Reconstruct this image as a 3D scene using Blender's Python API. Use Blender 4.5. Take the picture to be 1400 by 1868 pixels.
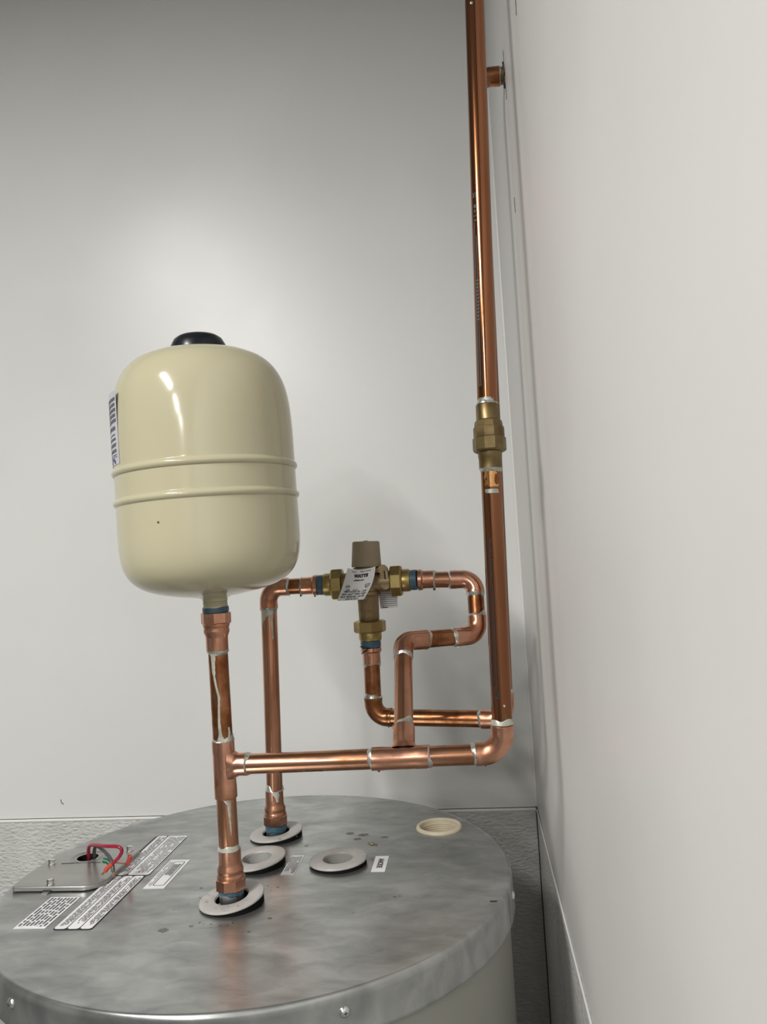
import bpy, bmesh, math, random
from mathutils import Vector, Matrix
sc = bpy.context.scene
for o in list(bpy.data.objects): bpy.data.objects.remove(o)
col = sc.collection
random.seed(7)
R = math.radians
Z0 = 1.75            # height of the photographer's phone above the floor; all plans below are measured from it

# ------------------------------------------------------------------ camera
def make_camera():
    f, yaw, pitch, roll = 1438.65, .10767, .05709, .05809
    cy, sy, cp, sp = math.cos(yaw), math.sin(yaw), math.cos(pitch), math.sin(pitch)
    F = Vector((-sy*cp, cy*cp, sp)); Rt = Vector((cy, sy, 0)); U = Rt.cross(F)
    cr, sr = math.cos(roll), math.sin(roll)
    R2 = cr*Rt - sr*U; U2 = sr*Rt + cr*U
    cam = bpy.data.cameras.new('camera'); o = bpy.data.objects.new('camera', cam); col.objects.link(o)
    m = Matrix((R2, U2, -F)).transposed().to_4x4(); m.translation = Vector((0, 0, Z0))
    o.matrix_world = m
    cam.sensor_fit = 'HORIZONTAL'; cam.sensor_width = 36; cam.lens = f/1400*36
    cam.clip_start = .02; cam.clip_end = 60
    sc.camera = o
make_camera()
# ------------------------------------------------------------------ world, lights, exposure
w = bpy.data.worlds.new('world'); sc.world = w; w.use_nodes = True
w.node_tree.nodes['Background'].inputs[0].default_value = (.9, .95, 1, 1)
w.node_tree.nodes['Background'].inputs[1].default_value = .1
sc.view_settings.view_transform = 'Standard'; sc.view_settings.look = 'None'
sc.view_settings.gamma = 1; sc.view_settings.use_curve_mapping = False
sc.view_settings.exposure = 0.15
CEIL = 1.27
TUBES = [(-1.04, -.56, 48, 1.0), (-1.04, -2.3, 37, 1.2), (-1.04, -4.1, 42, 1.2)]       # x, y, watts, length of the ceiling tube fixtures
TUBE_YAW = 0.0

# ------------------------------------------------------------------ materials
def nodes(name):
    m = bpy.data.materials.new(name); m.use_nodes = True
    nt = m.node_tree; b = nt.nodes['Principled BSDF']
    return m, nt, b
def rgb(c): return (*c, 1)
def plain(name, c, rough=.5, metal=0, spec=.5, **k):
    m, nt, b = nodes(name)
    b.inputs['Base Color'].default_value = rgb(c); b.inputs['Roughness'].default_value = rough
    b.inputs['Metallic'].default_value = metal; b.inputs['Specular IOR Level'].default_value = spec
    for kk, v in k.items(): b.inputs[kk.replace('_', ' ')].default_value = v
    return m
def noisy(name, c1, c2, scale=30, rough=(.3, .4), metal=0, stretch=(1, 1, 1), lo=.4, hi=.65, bump=0, bscale=200,
          bstretch=(1, 1, 1), detail=4, c3=None, dist=.0005, spec=.5, rand=0, bdetail=3):
    m, nt, b = nodes(name); N = nt.nodes; L = nt.links
    tc = N.new('ShaderNodeTexCoord'); mp = N.new('ShaderNodeMapping'); mp.inputs['Scale'].default_value = stretch
    L.new(tc.outputs['Object'], mp.inputs[0]); src = mp.outputs[0]
    oi = N.new('ShaderNodeObjectInfo')
    ad = N.new('ShaderNodeVectorMath'); ad.operation = 'ADD'
    sc_ = N.new('ShaderNodeMath'); sc_.operation = 'MULTIPLY'; sc_.inputs[1].default_value = 7.0
    L.new(oi.outputs['Random'], sc_.inputs[0]); L.new(src, ad.inputs[0]); L.new(sc_.outputs[0], ad.inputs[1])
    n = N.new('ShaderNodeTexNoise'); n.inputs['Scale'].default_value = scale; n.inputs['Detail'].default_value = detail
    L.new(ad.outputs[0], n.inputs['Vector'])
    cr = N.new('ShaderNodeValToRGB'); cr.color_ramp.elements[0].position = lo; cr.color_ramp.elements[1].position = hi
    cr.color_ramp.elements[0].color = rgb(c1); cr.color_ramp.elements[1].color = rgb(c2)
    if c3: e = cr.color_ramp.elements.new(min(.98, hi+.12)); e.color = rgb(c3)
    L.new(n.outputs[0], cr.inputs[0]); out = cr.outputs[0]
    if rand:
        hs = N.new('ShaderNodeHueSaturation'); mr = N.new('ShaderNodeMapRange')
        mr.inputs['To Min'].default_value = 1-rand; mr.inputs['To Max'].default_value = 1+rand*.5
        L.new(oi.outputs['Random'], mr.inputs[0]); L.new(mr.outputs[0], hs.inputs['Value']); L.new(out, hs.inputs['Color']); out = hs.outputs[0]
    L.new(out, b.inputs['Base Color'])
    mr = N.new('ShaderNodeMapRange'); mr.inputs['From Min'].default_value = lo; mr.inputs['From Max'].default_value = hi
    mr.inputs['To Min'].default_value = rough[0]; mr.inputs['To Max'].default_value = rough[1]
    L.new(n.outputs[0], mr.inputs[0]); L.new(mr.outputs[0], b.inputs['Roughness'])
    b.inputs['Metallic'].default_value = metal; b.inputs['Specular IOR Level'].default_value = spec
    if bump:
        m2 = N.new('ShaderNodeMapping'); m2.inputs['Scale'].default_value = bstretch; L.new(tc.outputs['Object'], m2.inputs[0])
        n2 = N.new('ShaderNodeTexNoise'); n2.inputs['Scale'].default_value = bscale; n2.inputs['Detail'].default_value = bdetail
        L.new(m2.outputs[0], n2.inputs['Vector'])
        bp = N.new('ShaderNodeBump'); bp.inputs['Strength'].default_value = bump; bp.inputs['Distance'].default_value = dist
        L.new(n2.outputs[0], bp.inputs['Height']); L.new(bp.outputs[0], b.inputs['Normal'])
    return m
M = {}
M['wall'] = noisy('wall_paint', (.735, .74, .725), (.76, .765, .75), 3, (.30, .36), bump=.12, bscale=30, dist=.0004, spec=.5)
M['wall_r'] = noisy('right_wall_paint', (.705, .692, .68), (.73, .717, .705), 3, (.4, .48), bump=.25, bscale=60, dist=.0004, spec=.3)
M['wall_tex'] = noisy('orange_peel_paint', (.56, .56, .54), (.62, .62, .60), 20, (.45, .6), bump=1, bscale=95, bstretch=(1, 1, 2.2), dist=.004, spec=.4)
M['trim'] = plain('bright_caulk', (.78, .78, .76), .4)
M['gap'] = plain('dark_gap', (.03, .03, .03), .8)
M['room'] = noisy('far_room_paint', (.36, .36, .35), (.42, .42, .41), 2, (.6, .7))
M['ceil'] = plain('ceiling_paint', (.45, .45, .44), .8)
M['floor'] = noisy('concrete', (.13, .13, .125), (.18, .18, .175), 5, (.5, .7))
M['pipe'] = noisy('copper_pipe', (.60, .31, .20), (.40, .185, .10), 26, (.17, .30), 1, (1, 1, .35), .42, .68, c3=(.27, .11, .05), rand=.15, bump=.15, bscale=90, dist=.0002)
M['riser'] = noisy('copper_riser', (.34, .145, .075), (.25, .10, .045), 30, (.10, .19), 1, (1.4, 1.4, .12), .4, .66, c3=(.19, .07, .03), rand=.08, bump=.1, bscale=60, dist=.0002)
M['fit'] = noisy('copper_fitting', (.66, .345, .24), (.50, .24, .145), 38, (.22, .34), 1, (1, 1, 1), .42, .62, c3=(.32, .13, .06), rand=.15, bump=.25, bscale=110, dist=.0003)
M['burnt'] = noisy('heat_stained_copper', (.38, .17, .085), (.25, .10, .04), 55, (.22, .34), 1, (1, 1, 1), .38, .58, c3=(.20, .07, .03), rand=.15, bump=.2, bscale=110, dist=.0003)
M['bright'] = noisy('polished_hot_copper', (.95, .55, .24), (.85, .38, .12), 60, (.12, .2), 1, lo=.4, hi=.6, c3=(.28, .10, .12))
M['solder'] = noisy('solder', (.60, .61, .57), (.42, .43, .38), 160, (.25, .45), .85, lo=.4, hi=.65, bump=.5, bscale=300, dist=.0006)
M['flux'] = noisy('flux_run', (.56, .56, .50), (.38, .37, .30), 120, (.3, .5), .45, lo=.4, hi=.7, bump=.5, bscale=300, dist=.0006)
M['brass'] = noisy('brass', (.42, .32, .13), (.30, .22, .09), 60, (.34, .45), 1, lo=.35, hi=.7, bump=.2, bscale=250, dist=.0003)
M['cast'] = noisy('cast_brass', (.30, .225, .125), (.235, .17, .09), 90, (.45, .55), .8, lo=.35, hi=.7, bump=.5, bscale=500, dist=.0003)
M['oldbrass'] = noisy('tarnished_brass', (.25, .19, .095), (.17, .12, .055), 50, (.36, .48), 1, lo=.35, hi=.65, c3=(.17, .08, .035), bump=.2, bscale=200, dist=.0003)
M['knob'] = noisy('khaki_plastic', (.30, .245, .17), (.27, .22, .15), 40, (.5, .55), spec=.3)
M['tape'] = noisy('blue_thread_sealant', (.05, .115, .165), (.035, .08, .125), 120, (.35, .5), bump=.6, bscale=350, dist=.0006)
M['cream'] = noisy('cream_gloss_paint', (.49, .455, .31), (.50, .465, .32), 6, (.13, .16), spec=.5, bump=.12, bscale=35, dist=.0004)
M['black'] = plain('black_plastic', (.006, .008, .012), .28)
M['rubber'] = plain('black_foam', (.008, .008, .008), .9, spec=.1)
def lid_mat():
    m, nt, b = nodes('galvanised_steel'); N = nt.nodes; L = nt.links
    tc = N.new('ShaderNodeTexCoord')
    def noise(scale, st, det=5, dis=0.0, rot=0):
        mp = N.new('ShaderNodeMapping'); mp.inputs['Scale'].default_value = st; mp.inputs['Rotation'].default_value = (0, 0, rot)
        L.new(tc.outputs['Object'], mp.inputs[0])
        n = N.new('ShaderNodeTexNoise'); n.inputs['Scale'].default_value = scale; n.inputs['Detail'].default_value = det
        n.inputs['Distortion'].default_value = dis; L.new(mp.outputs[0], n.inputs['Vector']); return n.outputs[0]
    a = noise(7, (1, 2.0, 1), 6, 1.2, R(20)); c = noise(30, (1, 1.8, 1), 5, .6, R(-15)); d = noise(4, (1, 1, 1), 3)
    mx = N.new('ShaderNodeMix'); mx.data_type = 'FLOAT'; mx.inputs[0].default_value = .4
    L.new(a, mx.inputs[2]); L.new(c, mx.inputs[3])
    cr = N.new('ShaderNodeValToRGB'); e = cr.color_ramp.elements
    e[0].position = .36; e[0].color = (.27, .28, .275, 1); e[1].position = .64; e[1].color = (.50, .51, .505, 1)
    x = e.new(.50); x.color = (.375, .385, .38, 1)
    L.new(mx.outputs[0], cr.inputs[0]); L.new(cr.outputs[0], b.inputs['Base Color'])
    mr = N.new('ShaderNodeMapRange'); mr.inputs['From Min'].default_value = .35; mr.inputs['From Max'].default_value = .65
    mr.inputs['To Min'].default_value = .25; mr.inputs['To Max'].default_value = .36
    L.new(d, mr.inputs[0]); L.new(mr.outputs[0], b.inputs['Roughness'])
    b.inputs['Metallic'].default_value = .88
    bp = N.new('ShaderNodeBump'); bp.inputs['Strength'].default_value = .25; bp.inputs['Distance'].default_value = .0006
    L.new(a, bp.inputs['Height']); L.new(bp.outputs[0], b.inputs['Normal'])
    return m
M['lid'] = lid_mat()
M['cover'] = noisy('cover_steel', (.36, .355, .34), (.44, .435, .42), 14, (.28, .34), .8, (1, 2.5, 1), .38, .64, bump=.2, bscale=12, dist=.0008)
M['steel'] = noisy('zinc_steel', (.48, .50, .51), (.36, .38, .39), 70, (.3, .4), .9, bump=.2, bscale=200)
M['screw'] = plain('bright_zinc', (.75, .75, .74), .2, 1)
M['body'] = noisy('beige_enamel', (.33, .33, .29), (.35, .35, .31), 4, (.35, .4))
M['ring'] = noisy('grey_plastic', (.40, .385, .365), (.45, .435, .415), 60, (.4, .5), bump=.2, bscale=300)
M['cup'] = plain('grey_cup_plastic', (.36, .355, .34), .55)
M['creamcup'] = noisy('cream_plastic', (.58, .51, .38), (.63, .57, .44), 40, (.4, .45))
M['paper'] = noisy('white_label', (.76, .76, .77), (.82, .82, .83), 20, (.45, .5))
M['paper2'] = noisy('greyish_label', (.50, .50, .49), (.56, .56, .55), 30, (.45, .5))
M['tanklabel'] = noisy('silver_label', (.47, .47, .52), (.53, .53, .58), 30, (.4, .5))
M['ink'] = plain('black_ink', (.018, .018, .02), .5)
M['ink_grey'] = plain('grey_ink', (.10, .10, .11), .5)
M['ink_purple'] = plain('purple_ink', (.07, .04, .22), .5)
M['red'] = plain('red_wire_jacket', (.30, .012, .035), .3)
M['orange'] = plain('orange_wire_jacket', (.52, .06, .03), .35)
M['green'] = plain('green_wire_jacket', (.01, .12, .07), .4)
M['blackw'] = plain('grey_black_wire_jacket', (.07, .075, .075), .3)
M['barecu'] = plain('bare_copper', (.72, .38, .20), .25, 1)
M['drop'] = plain('water', (.95, .97, 1), .03, 0, Transmission_Weight=1.0, IOR=1.33)
M['darkdrop'] = plain('dark_flux_bead', (.05, .035, .025), .12)
M['tube'] = None
def emit(name, c, s):
    m, nt, b = nodes(name); b.inputs['Emission Color'].default_value = rgb(c); b.inputs['Emission Strength'].default_value = s
    b.inputs['Base Color'].default_value = rgb(c); return m

# ------------------------------------------------------------------ mesh helpers (all in phone-centred metres)
WL = {}                                    # world location of every object
class MB:
    def __init__(s): s.v = []; s.f = []; s.fl = []
    def add(s, v, f, smooth=True):
        n = len(s.v); s.v += [Vector(x) for x in v]; s.f += [tuple(i+n for i in q) for q in f]; s.fl += [smooth]*len(f); return s
    def build(s, name, mat, parent=None, origin=None, sharp=35):
        vs = [v+Vector((0, 0, Z0)) for v in s.v]
        if origin is None:
            lo = Vector([min(v[i] for v in vs) for i in range(3)]); hi = Vector([max(v[i] for v in vs) for i in range(3)])
            c = (lo+hi)/2
            if not parent: c.z = lo.z
        else: c = Vector(origin)+Vector((0, 0, Z0))
        me = bpy.data.meshes.new(name); me.from_pydata([v-c for v in vs], [], s.f); me.update()
        bm = bmesh.new(); bm.from_mesh(me); bmesh.ops.recalc_face_normals(bm, faces=bm.faces[:]); bm.to_mesh(me); bm.free()
        for p, sm in zip(me.polygons, s.fl): p.use_smooth = sm
        if any(s.fl): me.set_sharp_from_angle(angle=R(sharp))
        me.materials.append(mat)
        o = bpy.data.objects.new(name, me); col.objects.link(o); WL[o.name] = c
        if parent: o.parent = parent; o.location = c-WL[parent.name]
        else: o.location = c
        return o
def frame(d, ref=None):
    d = Vector(d).normalized(); ref = Vector(ref) if ref else Vector((0, -1, 0))
    if abs(d.dot(ref)) > .9: ref = Vector((0, 0, 1))
    u = (ref-d*ref.dot(d)).normalized(); return d, u, u.cross(d)
def sweep(mb, pts, rad, seg=32, cap=True):
    pts = [Vector(p) for p in pts]; n = len(pts)
    if not isinstance(rad, (list, tuple)): rad = [rad]*n
    T = [((pts[min(i+1, n-1)]-pts[i]).normalized()+(pts[i]-pts[max(i-1, 0)]).normalized()).normalized() if 0 < i < n-1 else
         (pts[1]-pts[0] if i == 0 else pts[-1]-pts[-2]).normalized() for i in range(n)]
    _, u, _ = frame(T[0]); V = []
    for i in range(n):
        u = (u-T[i]*u.dot(T[i])).normalized(); v = T[i].cross(u)
        for k in range(seg):
            a = 2*math.pi*k/seg; V.append(pts[i]+(u*math.cos(a)+v*math.sin(a))*rad[i])
    Fc = [(i*seg+k, i*seg+(k+1) % seg, (i+1)*seg+(k+1) % seg, (i+1)*seg+k) for i in range(n-1) for k in range(seg)]
    if cap: Fc += [tuple(range(seg)), tuple(range((n-1)*seg, n*seg))]
    return mb.add(V, Fc)
def lathe(mb, P, d, prof, seg=40, smooth=True, rot=0, cap=True, wob=None):
    """prof: (s, r) along axis d from P"""
    d, u, v = frame(d); P = Vector(P); V = []
    for j, (s, r) in enumerate(prof):
        for k in range(seg):
            a = 2*math.pi*k/seg+rot; rr, ss = (r, s) if not wob else wob(j, a, r, s)
            V.append(P+d*ss+(u*math.cos(a)+v*math.sin(a))*rr)
    n = len(prof)
    Fc = [(i*seg+k, i*seg+(k+1) % seg, (i+1)*seg+(k+1) % seg, (i+1)*seg+k) for i in range(n-1) for k in range(seg)]
    if cap: Fc += [tuple(range(seg)), tuple(range((n-1)*seg, n*seg))]
    return mb.add(V, Fc, smooth)
def ring(mb, P, d, prof, seg=48):
    """closed-section lathe"""
    d, u, v = frame(d); P = Vector(P); V = []; n = len(prof)
    for (s, r) in prof:
        for k in range(seg):
            a = 2*math.pi*k/seg; V.append(P+d*s+(u*math.cos(a)+v*math.sin(a))*r)
    Fc = [(i*seg+k, i*seg+(k+1) % seg, ((i+1) % n)*seg+(k+1) % seg, ((i+1) % n)*seg+k) for i in range(n) for k in range(seg)]
    return mb.add(V, Fc)
def box(mb, a, b):
    x0, y0, z0 = a; x1, y1, z1 = b
    V = [(x, y, z) for z in (z0, z1) for y in (y0, y1) for x in (x0, x1)]
    return mb.add(V, [(0, 1, 3, 2), (4, 5, 7, 6), (0, 1, 5, 4), (2, 3, 7, 6), (0, 2, 6, 4), (1, 3, 7, 5)], False)
def ball(mb, P, r, sz=1.0, seg=12, rings=8, sx=1, sy=1):
    V = []; P = Vector(P)
    for i in range(rings+1):
        t = math.pi*i/rings
        for k in range(seg):
            a = 2*math.pi*k/seg; V.append(P+Vector((r*sx*math.sin(t)*math.cos(a), r*sy*math.sin(t)*math.sin(a), r*sz*math.cos(t))))
    return mb.add(V, [(i*seg+k, i*seg+(k+1) % seg, (i+1)*seg+(k+1) % seg, (i+1)*seg+k) for i in range(rings) for k in range(seg)])
def fillet(A, N, B, r, n=12):
    A, N, B = Vector(A), Vector(N), Vector(B); a = (A-N).normalized(); b = (B-N).normalized()
    th = a.angle(b); t = r/math.tan(th/2); bis = (a+b).normalized(); C = N+bis*(r/math.sin(th/2))
    p, q = N+a*t-C, N+b*t-C; ax = p.cross(q).normalized(); tot = p.angle(q)
    return [C+Matrix.Rotation(tot*i/n, 3, ax) @ p for i in range(n+1)]
def empty(name, loc, label, cat, group=None):
    o = bpy.data.objects.new(name, None); col.objects.link(o); o.empty_display_size = .02
    c = Vector(loc)+Vector((0, 0, Z0)); o.location = c; WL[o.name] = c
    o['label'] = label; o['category'] = cat
    if group: o['group'] = group
    return o
def text_verts(body, size, bold=0.0):
    cu = bpy.data.curves.new('t', 'FONT'); cu.body = body; cu.size = size; cu.align_x = 'LEFT'; cu.offset = bold; cu.resolution_u = 3
    o = bpy.data.objects.new('t', cu); col.objects.link(o); dg = bpy.context.evaluated_depsgraph_get(); dg.update()
    me = bpy.data.meshes.new_from_object(o.evaluated_get(dg))
    V = [v.co.copy() for v in me.vertices]; Fc = [tuple(p.vertices) for p in me.polygons]
    bpy.data.objects.remove(o); bpy.data.curves.remove(cu); bpy.data.meshes.remove(me)
    return V, Fc
def text_on(mb, body, size, fn, width=None, bold=0.0):
    V, Fc = text_verts(body, size, bold)
    if not V: return
    x0 = min(v.x for v in V); x1 = max(v.x for v in V); k = (width/(x1-x0)) if width else 1
    mb.add([fn((v.x-x0)*k, v.y) for v in V], Fc, False)

# ------------------------------------------------------------------ the room
XW, YW, HL = .0863, 1.43, -.4542
FL = -Z0; XL, YF = -4.2, -5.2
def struct(o): o['kind'] = 'structure'; return o
T = .12
wb = struct(box(MB(), (XL, YW, HL+.002), (XW+T, YW+T, CEIL)).build('wall_back', M['wall']))
wr = struct(box(MB(), (XW, YF, HL+.0035), (XW+T, YW, CEIL)).build('wall_right', M['wall_r']))
box(MB(), (XL, YW-.0045, FL), (XW+.02, YW+T, HL-.002)).build('lower_wall', M['wall_tex'], wb)
box(MB(), (XW-.0015, YF, FL), (XW+T, YW-.0045, HL-.001)).build('lower_wall', M['wall_tex'], wr)
sweep(MB(), [(XL, YW-.0035, HL-.001), (XW-.003, YW-.0035, HL-.001)], .0028, 10).build('caulk_bead', M['trim'], wb)
sweep(MB(), [(XW-.001, YF, HL-.002), (XW-.001, YW-.006, HL-.002)], .0016, 10).build('caulk_bead', M['trim'], wr)
box(MB(), (XW+.0008, YF, HL-.001), (XW+.02, YW-.006, HL+.0035)).build('panel_gap', M['gap'], wr)
sweep(MB(), [(XW-.0012, YW-.0012, HL+.004), (XW-.0012, YW-.0012, CEIL)], .0026, 10).build('corner_bead', M['trim'], wb)
box(MB(), (XW-.0032, YW-.0063, FL), (XW-.0012, YW-.0043, HL-.004)).build('corner_joint', M['gap'], wb)
struct(box(MB(), (XL-T, YF, FL), (XL, YW+T, CEIL)).build('wall_left', M['room']))
struct(box(MB(), (XL-T, YF-T, FL), (XW+T, YF, CEIL)).build('wall_front', M['room']))
struct(box(MB(), (XL-T, YF-T, CEIL), (XW+T, YW+T, CEIL+.1)).build('ceiling', M['ceil']))
struct(box(MB(), (XL-T, YF-T, FL-.1), (XW+T, YW+T, FL)).build('floor', M['floor']))
# small scars in the wall skin
def scar(parent, pts, wd, n=(0, 1, 0), mat='gap'):
    mb = MB(); pts = [Vector(p) for p in pts]; n = Vector(n)
    for a, b in zip(pts, pts[1:]):
        s = (b-a).cross(n).normalized()*wd
        q = [a-s-n*.0006, b-s*.5-n*.0006, b+s*.5-n*.0006, a+s-n*.0006]
        mb.add(q+[x+n*.001 for x in q], [(0, 1, 2, 3), (4, 5, 6, 7), (0, 1, 5, 4), (2, 3, 7, 6), (1, 2, 6, 5), (0, 3, 7, 4)], False)
    return mb.build('scratch', M[mat], parent)
scar(wb, [(-.7945, YW, -.4185), (-.7938, YW, -.424), (-.789, YW, -.4275)], .0008, mat='ink_grey')
scar(wr, [(XW, 1.050, .6615), (XW, 1.047, .6660), (XW, 1.049, .676)], .0006, (1, 0, 0))
scar(wr, [(XW, 1.044, .6265), (XW, 1.043, .604)], .0004, (1, 0, 0))
scar(wr, [(XW, .8415, .580), (XW, .8385, .588), (XW, .837, .625)], .0008, (1, 0, 0))
scar(wr, [(XW, 1.0296, .4417), (XW, 1.0301, .4627)], .0003, (1, 0, 0))

# ------------------------------------------------------------------ ceiling tube lights (outside the frame, the room's own lamps)
tube_m = emit('lit_diffuser', (1, .99, .96), 2.0)
for i, (x, y, pw, ln) in enumerate(TUBES):
    e = empty('ceiling_light', (x, y, CEIL), ('nearest', 'middle', 'farthest')[i]+' long white ceiling light fixture over the open room', 'ceiling light', 'ceiling lights')
    c, s = math.cos(TUBE_YAW), math.sin(TUBE_YAW)
    mb = MB(); box(mb, (-.08, -ln/2-.02, -.06), (.08, ln/2+.02, 0))
    mb.v = [Vector((x+v.x*c-v.y*s, y+v.x*s+v.y*c, CEIL+v.z)) for v in mb.v]; mb.build('housing', M['room'], e)
    mb = MB(); box(mb, (-.055, -ln/2, -.072), (.055, ln/2, -.0605))
    mb.v = [Vector((x+v.x*c-v.y*s, y+v.x*s+v.y*c, CEIL+v.z)) for v in mb.v]; mb.build('diffuser', tube_m, e)
    l = bpy.data.lights.new('tube_light', 'AREA'); l.shape = 'RECTANGLE'; l.size = .11; l.size_y = ln; l.energy = pw; l.color = (1, .985, .95)
    lo = bpy.data.objects.new('tube_light', l); col.objects.link(lo); lo.location = (x, y, Z0+CEIL-.08); lo.rotation_euler = (0, 0, TUBE_YAW)

# ------------------------------------------------------------------ water heater
HC = Vector((-.2822, .9662, 0)); LZ = -.3754; HR = .3035
wh = empty('water_heater', (HC.x, HC.y, FL), 'large round beige water heater with a galvanised steel top', 'water heater')
lathe(MB(), (HC.x, HC.y, FL), (0, 0, 1), [(0, .298), (.03, .300), (LZ-FL-.02, .300)], 128, cap=True).build('tank_body', M['body'], wh)
PORT_F = (-.290, .877); PORT_R = (-.2922, 1.0877); MID = (-.2925, .990); ANODE = (-.1885, .988); CUP = (-.0680, 1.1080)
def disc_with_holes(mb, outer, holes, z):
    bm = bmesh.new(); ed = []
    for loop in [outer]+holes:
        vs = [bm.verts.new((x, y, z)) for x, y in loop]
        for i in range(len(vs)): ed.append(bm.edges.new((vs[i], vs[(i+1) % len(vs)])))
    bmesh.ops.triangle_fill(bm, use_beauty=True, use_dissolve=False, edges=ed)
    bm.verts.index_update(); V = [v.co.copy() for v in bm.verts]; Fc = [tuple(v.index for v in f.verts) for f in bm.faces]; bm.free()
    return mb.add(V, Fc, True)
def circ(c, r, n=48): return [(c[0]+r*math.cos(2*math.pi*k/n), c[1]+r*math.sin(2*math.pi*k/n)) for k in range(n)]
mb = MB()
disc_with_holes(mb, circ(HC, .2995, 160), [circ(PORT_F, .021, 32), circ(PORT_R, .021, 32), circ(MID, .019, 32), circ(ANODE, .019, 32), circ(CUP, .0265, 40), circ((-.5235, 1.004), .0135, 24)], LZ)
lathe(mb, (HC.x, HC.y, LZ), (0, 0, 1), [(0, .2995), (.0006, .3010), (.0002, .3030), (-.0015, .3047), (-.004, .3056), (-.008, .3058), (-.036, .3062), (-.0375, .3070), (-.039, .3066), (-.039, .300)], 160, cap=False)
lid = mb.build('lid', M['lid'], wh, sharp=60)
# skirt screws
for k in range(6):
    a = R(-61.2-62*k) if k < 2 else R(-61.2-62*k+4)
    d = Vector((math.cos(a), math.sin(a), 0)); P = Vector((HC.x, HC.y, LZ-.0165))+d*.3055
    mb = MB(); lathe(mb, P, d, [(0, .0048), (.0008, .0050), (.0022, .0042), (.0032, .0026), (.0036, .001)], 20)
    s = mb.build('screw', M['screw'], lid)
    mb = MB(); q = Vector((-d.y, d.x, 0)); P2 = P+d*.0034
    for a1, a2 in ((q, Vector((0, 0, 1))), (Vector((0, 0, 1)), q)):
        sweep(mb, [P2-a1*.0018, P2+a1*.0018], .0005, 6)
    m2 = mb
    s2 = m2.build('screw_recess', M['gap'], lid)
# rolled-seam overlap on the right of the skirt
a = R(-12); d = Vector((math.cos(a), math.sin(a), 0)); P = Vector((HC.x, HC.y, LZ-.019))+d*.3064; q = Vector((-d.y, d.x, 0))
mb = MB(); V = [P+q*s+Vector((0, 0, z))+d*t for t in (-.001, .0006) for z in (-.018, .017) for s in (-.0012, .0012)]
mb.add(V, [(0, 1, 3, 2), (4, 5, 7, 6), (0, 1, 5, 4), (2, 3, 7, 6), (0, 2, 6, 4), (1, 3, 7, 5)], False); mb.build('skirt_seam', M['steel'], lid)
mb = MB(); box(mb, (-.004, .8735, LZ-.0002), (.006, .8765, LZ+.0003)); mb.build('slot', M['gap'], lid)

def trim_ring(c, tilt, ax, hole=.0182, cup=True, h=.004, lab=None):
    tl = Matrix.Rotation(tilt, 3, Vector(ax)); C = Vector((c[0], c[1], LZ+h))
    mb = MB(); ring(mb, (0, 0, 0), (0, 0, 1), [(0, hole), (.0004, hole+.0003), (.0018, hole+.001), (.0022, hole+.002), (.0022, .0345), (.0016, .0358), (.0004, .0364), (-.0006, .036), (-.0006, .035), (0, .0345)], 64)
    mb.v = [C+tl @ v for v in mb.v]
    r = mb.build('trim_ring', M['ring'], wh)
    if lab: r['label'] = lab
    mb = MB(); ring(mb, (0, 0, 0), (0, 0, 1), [(-.0006, .020), (-.0006, .0352), (-h*.6-.001, .0352), (-h*.6-.001, .020)], 64)
    out = []
    for v in mb.v:
        top = v.z > -.001; p = C+tl @ v
        if not top: p.z = LZ+.0002
        out.append(p)
    mb.v = out; mb.build('gasket', M['rubber'], r)
    if cup:
        mb = MB(); lathe(mb, (c[0], c[1], LZ+h+.001), (0, 0, -1), [(0, hole+.0004), (.030, hole-.001), (.032, hole-.003), (.032, .0004)], 48, cap=False); mb.build('port_cup', M['cup'], r)
    return r
trim_ring(PORT_F, R(7), (0.6, -.8, 0), cup=False, h=.0065)
trim_ring(PORT_R, R(5), (.3, -.9, 0), cup=False, h=.005)
trim_ring(MID, R(6), (.4, -.9, 0), h=.006)
trim_ring(ANODE, R(2), (0, -1, 0), h=.0045)
for c in (PORT_F, PORT_R):                       # the dark foam pit round each nipple, then the nipple
    mb = MB(); lathe(mb, (c[0], c[1], LZ+.003), (0, 0, -1), [(0, .0195), (.02, .0195), (.021, .0004)], 32, cap=False); mb.build('port_foam', M['rubber'], wh)
    mb = MB(); lathe(mb, (c[0], c[1], LZ-.016), (0, 0, 1), [(0, .0136), (.028, .0136), (.0295, .0140), (.031, .0136), (.038, .0134)], 36)
    n = mb.build('port_nipple', M['steel'], wh)
    mb = MB()
    def wob(j, a, r, s, c=c): return r, s+.0009*math.sin(3*a+j)+.0005*math.sin(7*a)
    lathe(mb, (c[0], c[1], LZ+(.0125 if c is PORT_F else .0075)), (0, 0, 1), [(0, .0137), (.0006, .0145), (.002, .0146), (.0040, .0147), (.0048, .0138)] if c is PORT_F else [(0, .0137), (.0006, .0145), (.004, .0146), (.0085, .0148), (.0095, .0138)], 40, wob=wob); mb.build('thread_sealant', M['tape'], n)
    mb = MB(); P = Vector((c[0], c[1], LZ+.0075))
    for a0, a1, z0, z1 in ((-40, -34, -.006, .003), (-40, -16, -.006, -.0045), (38, 56, .002, .0045), (48, 54, -.002, .003)):
        V = []
        for z in (z0, z1):
            for k in range(5):
                a = R(a0+(a1-a0)*k/4); V.append(P+Vector((math.sin(a)*.0142, -math.cos(a)*.0142, z)))
        mb.add(V, [(k, k+1, k+6, k+5) for k in range(4)])
    mb.build('stamped_mark', M['gap'], n)
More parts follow.
